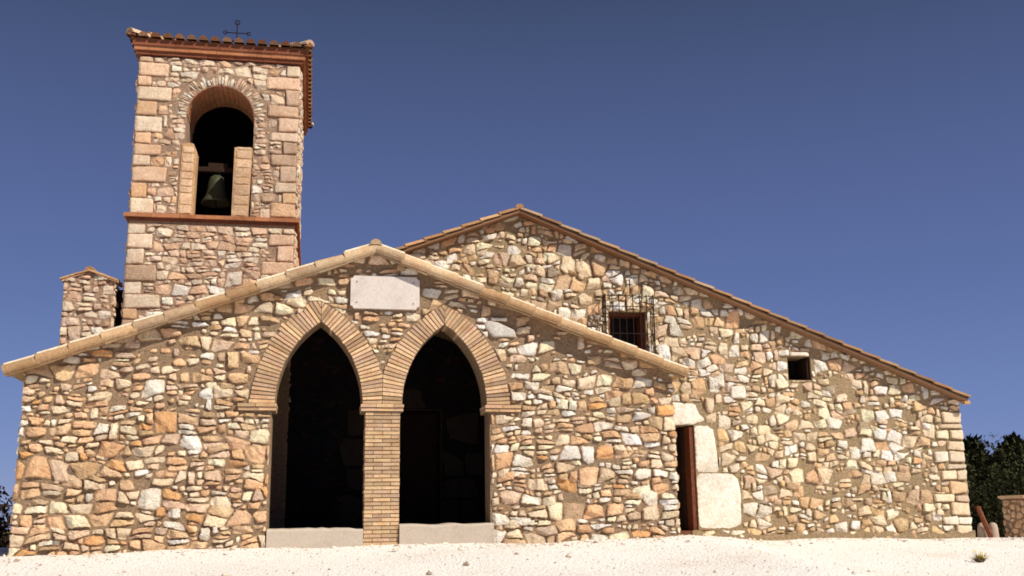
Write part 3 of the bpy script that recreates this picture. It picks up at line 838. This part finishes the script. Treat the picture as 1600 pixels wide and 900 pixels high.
# string course and cornice
def band(mb, z0, z1, pj, cfun, bl=.26, y1=TB):
    x0, x1, y0, y1 = TL-pj, TR+pj, TY-pj, y1+pj
    x = x0
    while x < x1-.02:
        x2 = min(x+bl*U(.9, 1.1), x1); x2 = x1 if x1-x2 < .08 else x2
        mb.box(x+.002, x2-.002, y0, TY+.2, z0, z1, 0, cfun(), .0025); mb.box(x+.002, x2-.002, TB-.2, y1, z0, z1, 0, cfun(), .0025); x = x2
    y = TY+.202
    while y < TB-.22:
        y2 = min(y+bl*U(.9, 1.1), TB-.202); y2 = TB-.202 if TB-.202-y2 < .08 else y2
        mb.box(x0, TL+.2, y+.002, y2-.002, z0, z1, 0, cfun(), .0025); mb.box(TR-.2, x1, y+.002, y2-.002, z0, z1, 0, cfun(), .0025); y = y2
def redc(): k = U(.85, 1.1); return (.26*k, .095*k, .055*k)
def orc(): k = U(.85, 1.1); return (.47*k, .21*k, .105*k)
sc = MB(); band(sc, 5.91, 5.98, .085, lambda: tuple(x*1.05 for x in orc())); band(sc, 5.855, 5.908, .04, redc); part(sc, 'string_course', [M_brick], tower)
cn = MB(); band(cn, 9.085, 9.155, .06, redc); band(cn, 9.157, 9.235, .10, orc); band(cn, 9.237, 9.325, .125, redc); part(cn, 'cornice', [M_brick], tower)
# hipped tile roof
tr = MB(); pj = .15; X0, X1, Y0, Y1 = TL-pj, TR+pj, TY-pj, TB+pj; ZE = 9.36; cx, cy = (X0+X1)/2, (Y0+Y1)/2
ZA = ZE+.62
tr.box(X0+.02, X1-.02, Y0+.02, Y1-.02, ZE-.033, ZE, 0, (.25, .10, .06))
tr.add([(X0, Y0, ZE+.001), (X1, Y0, ZE+.001), (X1, Y1, ZE+.001), (X0, Y1, ZE+.001), (cx, cy, ZA)], [(0, 1, 4), (1, 2, 4), (2, 3, 4), (3, 0, 4)], 0, (.5, .28, .15))
def hipside(P0, P1, inward, half, depth):
    L = hypot(P1[0]-P0[0], P1[1]-P0[1]); n = int(L/.215); dz = ZA-ZE
    for i in range(n+1):
        s = L*i/n; px = P0[0]+(P1[0]-P0[0])*i/n; py = P0[1]+(P1[1]-P0[1])*i/n
        frac = 1-abs(s-L/2)/(L/2)
        if frac < .04: frac = .04
        m = max(1, int(frac*depth/.4)); 
        sl = dz/depth; nl = sqrt(1+sl*sl); up = (-inward[0]*sl/nl, -inward[1]*sl/nl, 1/nl)
        for k in range(m):
            t0 = k*frac*depth/m-.05; t1 = (k+1)*frac*depth/m
            c = tile_c(.72 if U(0, 1) < .6 else .9)
            c = (c[0]*.62, c[1]*.50, c[2]*.50)
            barrel(tr, (px+inward[0]*t0, py+inward[1]*t0, ZE+sl*t0+.035), (px+inward[0]*t1, py+inward[1]*t1, ZE+sl*t1+.01), up, .088, .075, c, 0, 7, k == 0)
hipside((X0, Y0), (X1, Y0), (0, 1), 0, (Y1-Y0)/2); hipside((X1, Y0), (X1, Y1), (-1, 0), 0, (X1-X0)/2)
hipside((X1, Y1), (X0, Y1), (0, -1), 0, (Y1-Y0)/2); hipside((X0, Y1), (X0, Y0), (1, 0), 0, (X1-X0)/2)
for (hx, hy) in ((X0, Y0), (X1, Y0), (X1, Y1), (X0, Y1)):
    for k in range(6):
        t0, t1 = k/6, (k+1.1)/6
        dx, dy = cx-hx, cy-hy; l = sqrt(dx*dx+dy*dy+.62**2); up = (-dx*.62/(l*hypot(dx, dy)), -dy*.62/(l*hypot(dx, dy)), hypot(dx, dy)/l)
        barrel(tr, (hx+dx*(t0-.02), hy+dy*(t0-.02), ZE+.62*t0+.07), (hx+dx*t1, hy+dy*t1, ZE+.62*t1+.05), up, .10, .085, (.72, .55, .40) if k == 0 else tile_c(.9), 0, 8)
part(tr, 'tower_roof', [M_tile], tower)
# iron cross on the roof
ic = MB(); x, y = cx+.10, cy; zb = ZA
ic.tube([(x, y, zb-.1), (x, y, zb+.86)], .013, 0, n=6); ic.tube([(x-.24, y, zb+.62), (x+.24, y, zb+.62)], .010, 0, n=6)
for sx_ in (-1, 1):
    ic.tube([(x+sx_*(.02+.16*sin(t*.35)), y, zb+.22+.16*(1-cos(t*.35))*.7) for t in range(0, 13)], .009, 0, n=5)
    ic.tube([(x+sx_*.24+.04*cos(t), y, zb+.62+.04*sin(t)) for t in [i*pi/4 for i in range(9)]], .010, 0, n=5)
ic.tube([(x+.05*cos(t), y, zb+.86+.05*sin(t)) for t in [i*pi/4 for i in range(9)]], .012, 0, n=5)
part(ic, 'roof_cross', [M_iron], tower)
# stone block beside the tower, with its gabled cap
st = MB(); SX0, SX1, SY = -1.95, -1.12, 3.93; F = front(SY)
capz = lambda x: 4.86-.16*abs(x+1.535)/.42
st.prism([(SX0, 2.2), (SX1, 2.2), (SX1, capz(SX1)), (-1.535, 4.86), (SX0, capz(SX0))], F, -.6, 0, 1)
coursed(st, F, [(-1, 0, -SX0), (1, 0, SX1), (.38, 1, 4.86-.38*1.535), (-.38, 1, 4.86+.38*1.535)], (SX0, SX1, 2.6, 4.9), col_tower, .12, .19, .03, (.02, .05), (), .04, 51, .03, 1.7)
coursed(st, rside(SX1), [(-1, 0, -SY), (1, 0, SY+.6), (0, 1, 4.68)], (SY, SY+.6, 2.6, 4.7), col_tower, .12, .19, .03, (.02, .05), (), .05, 52, .03, 1.7)
for sgn in (1, -1):
    for k in range(2):
        xa = -1.535+sgn*(.48-.24*k); xb = -1.535+sgn*(.48-.24*(k+1)-.02)
        barrel(st, (xa, SY-.03, capz(xa)+.02), (xb, SY-.03, capz(xb)+.02), (0, 0, 1), .04, .035, tile_c(1.0), 0, 8)
        barrel(st, (xa, SY+.2, capz(xa)+.02), (xb, SY+.2, capz(xb)+.02), (0, 0, 1), .08, .07, tile_c(1.0), 0, 8)
        barrel(st, (xa, SY+.45, capz(xa)+.02), (xb, SY+.45, capz(xb)+.02), (0, 0, 1), .08, .07, tile_c(1.0), 0, 8)
barrel(st, (-1.535, SY-.03, 4.87), (-1.535, SY+.65, 4.91), (0, 0, 1), .09, .08, tile_c(1.0), 0, 8)
st.box(SX1+.01, TL-.02, SY+.35, SY+.75, 2.2, 4.62, 2)  # recessed link wall, the gap's shade put into its near-black colour
part(st, 'turret', [M_stone, M_mort_t, M_dark])

# ================================================================== THINGS ON THE CHAPEL
pq = MB(); a, b, c, d, n_ = 2.94, 3.955, 3.51, 4.0, .045
def arc(cx_, cz_, t0, t1): return [(cx_+n_*cos(radians(t0+(t1-t0)*i/4)), cz_+n_*sin(radians(t0+(t1-t0)*i/4))) for i in range(5)]
poly = arc(a, c, 90, 0)+arc(b, c, 180, 90)+arc(b, d, 270, 180)+arc(a, d, 0, -90)
pq.prism(poly, front(-.02), -.02, .055, 0, (.68, .62, .59))
for x, z in ((a+.09, c+.09), (b-.09, c+.09), (a+.09, d-.09), (b-.09, d-.09)): pq.tube([(x, -.07, z), (x, -.082, z)], .012, 0, (.3, .27, .25))
po = pq.build('wall_plaque', M_plain); tag(po, 'pale grey stone plaque with notched corners above the two arches', 'plaque')
bell = empty('church_bell', (.50, TY+.70, 7.12))
tag(bell, 'greenish bronze bell hanging from its yoke in the tower opening', 'bell')
def bpart(mb, name, m, parent=bell, smooth=False):
    o = mb.build(name, m, parent, smooth)
    if parent == bell: o.location = (0, 0, 0)
    return o
bb = MB(); bb.lathe([(a*1.3, b*1.3+.03) for a, b in [(.0, -.12), (.06, -.12), (.10, -.15), (.12, -.22), (.13, -.34), (.155, -.44), (.20, -.52), (.215, -.55), (.195, -.55), (.14, -.45), (.1, -.2), (0, -.16)]], 0, 0)
bb.tube([(-.05, 0, -.12), (-.04, 0, -.05), (.04, 0, -.05), (.05, 0, -.12)], .015)
bpart(bb, 'bell_body', M_bronze, smooth=True)
yk = MB(); yk.box(-.36, .40, -.05, .05, -.05, .04, 0, j=.004); yk.box(-.17, .19, -.045, .045, .04, .12, 0, j=.004); yk.tube([(-.54, 0, 0), (.69, 0, 0)], .018, 0)
bpart(yk, 'yoke', M_wood)
ck = MB(); ck.tube([(0, 0, -.2), (0, 0, -.72)], .014); ck.tube([(0, 0, -.68), (0, 0, -.72), (0, 0, -.76)], [.02, .03, .015]); bpart(ck, 'clapper', M_iron)

# ================================================================== RIGHT-HAND SIDE
pst = MB(); pst.tube([(16.80, 5.55, -.3), (16.78, 5.55, .0), (16.60, 5.62, .60)], .055, 0, n=6)
pst.box(16.55, 16.65, 5.57, 5.67, .58, .62, 0, j=.01)
o = pst.build('leaning_post', M_rust); tag(o, 'rusty iron post leaning between two stumpy stone bollards', 'post')
for x, lab in ((16.74, 'stumpy pinkish stone bollard next to the chapel corner'), (17.14, 'stumpy pinkish stone bollard to the right of the rusty post')):
    bo = MB(); bo.lathe([(.0, -.25), (.105, -.25), (.11, .0), (.10, .22), (.085, .30), (.045, .34), (0, .345)], 0, 0, n=14, c=(.50, .38, .31))
    o = bo.build('stone_bollard', M_plain, smooth=True); o.location = (x, 5.75 if x < 17 else 5.95, -.07); tag(o, lab, 'bollard')
# ruined stone wall
rw = MB(); X0w, Y0w = 20.2, 9.0; F = front(Y0w)
top = lambda u: .86-.30*max(0, u-X0w) if u < X0w+1.2 else .5
rw.prism([(X0w, -1.0), (X0w+5, -1.0), (X0w+5, .45), (X0w+1.2, .50), (X0w, .82)], F, -.9, 0, 1)
rubble(rw, F, [(-1, 0, -X0w), (1, 0, X0w+5), (.27, 1, .82+.27*X0w)], (X0w, X0w+5, -.8, .85), lambda x, z, r, rr: pick(rr, [(2, PEACH), (2, TAN), (1, ORANGE), (1, CREAM)]), .07, .16, 1.5, .035, (.03, .06), (), 1, .06, 61)
rubble(rw, lside(X0w), [(-1, 0, Y0w+.9), (1, 0, -Y0w), (0, 1, .8)], (-Y0w-.9, -Y0w, -.8, .8), lambda x, z, r, rr: pick(rr, [(2, PEACH), (2, TAN)]), .07, .16, 1.5, .035, (.03, .05), (), 1, .07, 62)
wall_o = rw.build('ruined_wall', [M_stone, M_mort_p]); tag(wall_o, 'low rubble stone wall with sloping capstones at the right edge', 'wall')
cp = MB()
for k in range(8):
    u0 = X0w-.08+k*.62; u1 = u0+.60; z = lambda u: .84-.27*min(max(u-X0w, -.1), 1.2)-.01*max(0, u-X0w-1.2)
    cp.prism([(u0, z(u0)), (u1, z(u1)), (u1, z(u1)+.06), (u0, z(u0)+.06)], F, -.95, .08, 0, pick(R_, [(1, TAN), (1, GREY)]))
cp.build('capstone', M_stone, wall_o)

# ------------------------------------------------------------------ vegetation
def leaf_clump(mb, c, R, n, size, rr, dark=.5):
    for _ in range(n):
        while True:
            p = (rr.uniform(-1, 1), rr.uniform(-1, 1), rr.uniform(-1, 1)); q = p[0]**2+p[1]**2+p[2]**2
            if .1 < q < 1: break
        P = (c[0]+p[0]*R[0], c[1]+p[1]*R[1], c[2]+p[2]*R[2])
        a, b = rr.uniform(0, 6.28), rr.uniform(-.6, 1.2)
        d = (cos(a)*cos(b), sin(a)*cos(b), sin(b)); s = size*rr.uniform(.6, 1.4)
        e = (-sin(a), cos(a), rr.uniform(-.5, .5))
        k = rr.uniform(dark, 1.25)*(.75+.35*(p[2]+1)/2); cc = (k, k*rr.uniform(.9, 1.05), k*rr.uniform(.8, 1))
        mb.add([P, tuple(P[i]+d[i]*s*.5+e[i]*s*.22 for i in range(3)), tuple(P[i]+d[i]*s for i in range(3)), tuple(P[i]+d[i]*s*.5-e[i]*s*.22 for i in range(3))], [(0, 1, 2, 3)], 0, cc)
def pine(x, y, top, spread, seed, label):
    rr = random.Random(seed); zb = gz(x, y)-.2; H = top-zb
    root = empty('pine_tree', (x, y, zb)); tag(root, label, 'tree', 'dark pines beyond the chapel corner')
    tk = MB(); tk.tube([(0, 0, 0), (.1*rr.uniform(-1, 1), .1, H*.4), (.15*rr.uniform(-1, 1), 0, H*.9)], [.16, .11, .03], 0, n=7)
    cr = MB()
    for k in range(46):
        t = k/45; z = H*(.14+.84*t); w = spread*(1-t)**.62*rr.uniform(.6, 1.05)+.12
        a = k*2.4+rr.uniform(-.4, .4)
        tip = (cos(a)*w, sin(a)*w, z+rr.uniform(-.1, .25))
        tk.tube([(0, 0, z-.12*w), (tip[0]*.5, tip[1]*.5, z), tip], [.035, .022, .008], 0, n=4, cap=False)
        for m in (.35, .7, 1.0):
            leaf_clump(cr, (tip[0]*m, tip[1]*m, z+rr.uniform(-.15, .2)), (.30+.25*w*.5, .30+.25*w*.5, .26), 70, .34, rr)
    tk.build('trunk', M_bark, root); cr.build('crown', M_pine, root)
pines = [(32.9, 30, 3.7, 2.3, 'dark pine rising directly behind the chapel corner'), (34.6, 32.5, 4.0, 2.4, 'dark pine standing second from the chapel corner'),
         (34.4, 29.0, 3.45, 2.2, 'dark pine above the rusty leaning post'), (36.3, 31.5, 3.95, 2.5, 'dark pine with a broad top between post and ruined wall'),
         (37.2, 29, 3.6, 2.0, 'dark pine above the sloping end of the ruined wall'), (38.9, 31, 3.8, 2.2, 'dark pine at the right edge behind the ruined wall'),
         (31.0, 33, 3.6, 1.8, 'dark pine mostly hidden behind the chapel'), (42.6, 30, 3.9, 2.2, 'outermost dark pine beyond the ruined wall')]
for i, (x, y, tp, sp, lab) in enumerate(pines): pine(x, y, tp, sp, 100+i, lab)
def shrub(x, y, w, h, seed, label, mat, n=26, name='shrub', leaf=.14):
    rr = random.Random(seed); zb = gz(x, y)-.05
    root = empty(name, (x, y, zb)); tag(root, label, 'bush')
    tk = MB(); cr = MB()
    for k in range(n):
        a = k*2.4; rad = w*sqrt((k+.5)/n); z = h*(1-.65*(rad/w)**2)*rr.uniform(.35, .92)
        tk.tube([(0, 0, 0), (cos(a)*rad*.4, sin(a)*rad*.4, z*.5), (cos(a)*rad, sin(a)*rad, z)], [.03, .02, .006], 0, n=4, cap=False)
        leaf_clump(cr, (cos(a)*rad, sin(a)*rad, z), (w*.30, w*.30, h*.22), 210, leaf, rr, .35)
    tk.build('stem', M_bark, root); cr.build('foliage', mat, root)
shrub(-8.75, 20, 2.2, 3.7, 5, 'tall dark brown shrub beyond the left corner of the chapel', M_shrub, 44, leaf=.24)
shrub(-11.6, 22, 2.0, 4.1, 6, 'dark shrub further out to the left of the chapel', M_shrub, 30)
shrub(-3.35, 4.5, .55, 1.0, 9, 'low dark bush against the left side of the chapel', M_shrub, 22, leaf=.07)
shrub(25.0, 16, 1.9, 3.9, 7, 'dark bush in the gap between the rusty post and the ruined wall', M_pine, 30)
shrub(23.2, 15, 1.5, 3.4, 8, 'dark bush just behind the leaning rusty post', M_pine, 30)
shrub(28.0, 18, 2.1, 4.2, 12, 'dark bush behind the ruined wall', M_pine, 30)
shrub(31.4, 20, 2.2, 4.4, 13, 'dark bush at the far right behind the ruined wall', M_pine, 30)
# little yellow-flowered weed in the gravel
wx, wy = 13.0, .35; wz = gz(wx, wy); root = empty('weed', (wx, wy, wz)); tag(root, 'small dry weed with yellow flowers growing in the gravel', 'plant')
wl = MB()
for k in range(110):
    a = U(0, 6.28); l = U(.07, .24); t = U(.2, 1.35); dx, dy, dz = cos(a)*sin(t), sin(a)*sin(t), cos(t)
    s = .009; tip = (dx*l, dy*l, dz*l*.85+.01); b = (dx*.03, dy*.03, 0)
    c = R_.choice([(.30, .25, .10), (.45, .36, .17), (.10, .07, .04), (.34, .24, .12)])
    wl.add([(b[0]-s, b[1], b[2]), (b[0]+s, b[1], b[2]), tip], [(0, 1, 2)], 0, c); wl.add([(b[0], b[1]-s, b[2]), (b[0], b[1]+s, b[2]), tip], [(0, 1, 2)], 0, c)
    if k % 8 == 0 and tip[2] > .07:
        f_ = MB(); pts = []
        for q in range(10): w_ = q*.628; rd = .028 if q % 2 else .012; pts.append((tip[0]+rd*cos(w_), tip[1]+rd*sin(w_)*.7, tip[2]+rd*sin(w_)*.7+.008))
        f_.add(pts+[(tip[0], tip[1]-.004, tip[2]+.012)], [(q, (q+1) % 10, 10) for q in range(10)], 0, (.85, .62, .10)); f_.build('flower', M_weed, root)
wl.build('leaves', M_weed, root)

# ------------------------------------------------------------------ light
EL, AZ = radians(44), radians(41)            # sun in front of the facade, from the right
S = (sin(AZ)*cos(EL), -cos(AZ)*cos(EL), sin(EL))
sl = bpy.data.lights.new('sun', 'SUN'); sl.energy = 5.0; sl.angle = radians(.5); sl.color = (1.0, .92, .79)
so_ = bpy.data.objects.new('sun', sl); col.objects.link(so_)
from mathutils import Vector
so_.rotation_euler = Vector(S).to_track_quat('Z', 'Y').to_euler()
w = bpy.data.worlds.new('World'); scene.world = w; w.use_nodes = True
nt = w.node_tree; bg = nt.nodes['Background']
sky = nt.nodes.new('ShaderNodeTexSky'); sky.sky_type = 'NISHITA'; sky.sun_disc = False
sky.sun_elevation = EL; sky.sun_rotation = atan2(S[0], S[1]); sky.altitude = 800; sky.air_density = 1.0; sky.dust_density = .3; sky.ozone_density = 3.0
tcw = nt.nodes.new('ShaderNodeTexCoord'); sp = nt.nodes.new('ShaderNodeSeparateXYZ'); nt.links.new(tcw.outputs['Generated'], sp.inputs[0])
deep = ramp(nt, sp.outputs[2], [(0.0, (1.9, 2.5, 5.3)), (.07, (1.46, 2.06, 4.85)), (.20, (1.02, 1.44, 3.55)), (.32, (.78, 1.08, 2.7)), (.47, (.41, .60, 1.32)), (1.0, (.25, .36, .95))])
mx = mixc(nt, 'MIX', .85, sky.outputs[0], deep)
nt.links.new(mx, bg.inputs[0]); bg.inputs[1].default_value = .10

# ------------------------------------------------------------------ camera
from mathutils import Matrix
cam = bpy.data.cameras.new('camera'); co = bpy.data.objects.new('camera', cam); col.objects.link(co)
cam.sensor_width = 36; cam.lens = 36*1648/1600; cam.clip_end = 20000
co.matrix_world = Matrix.Translation((2.46, -15.4, .42)) @ Matrix.Rotation(radians(-10.7), 4, 'Z') @ Matrix.Rotation(radians(102.5), 4, 'X') @ Matrix.Rotation(radians(-.74), 4, 'Z')
scene.camera = co
scene.view_settings.view_transform = 'Standard'; scene.view_settings.look = 'None'; scene.view_settings.exposure = 0
scene.cycles.filter_width = 1.7
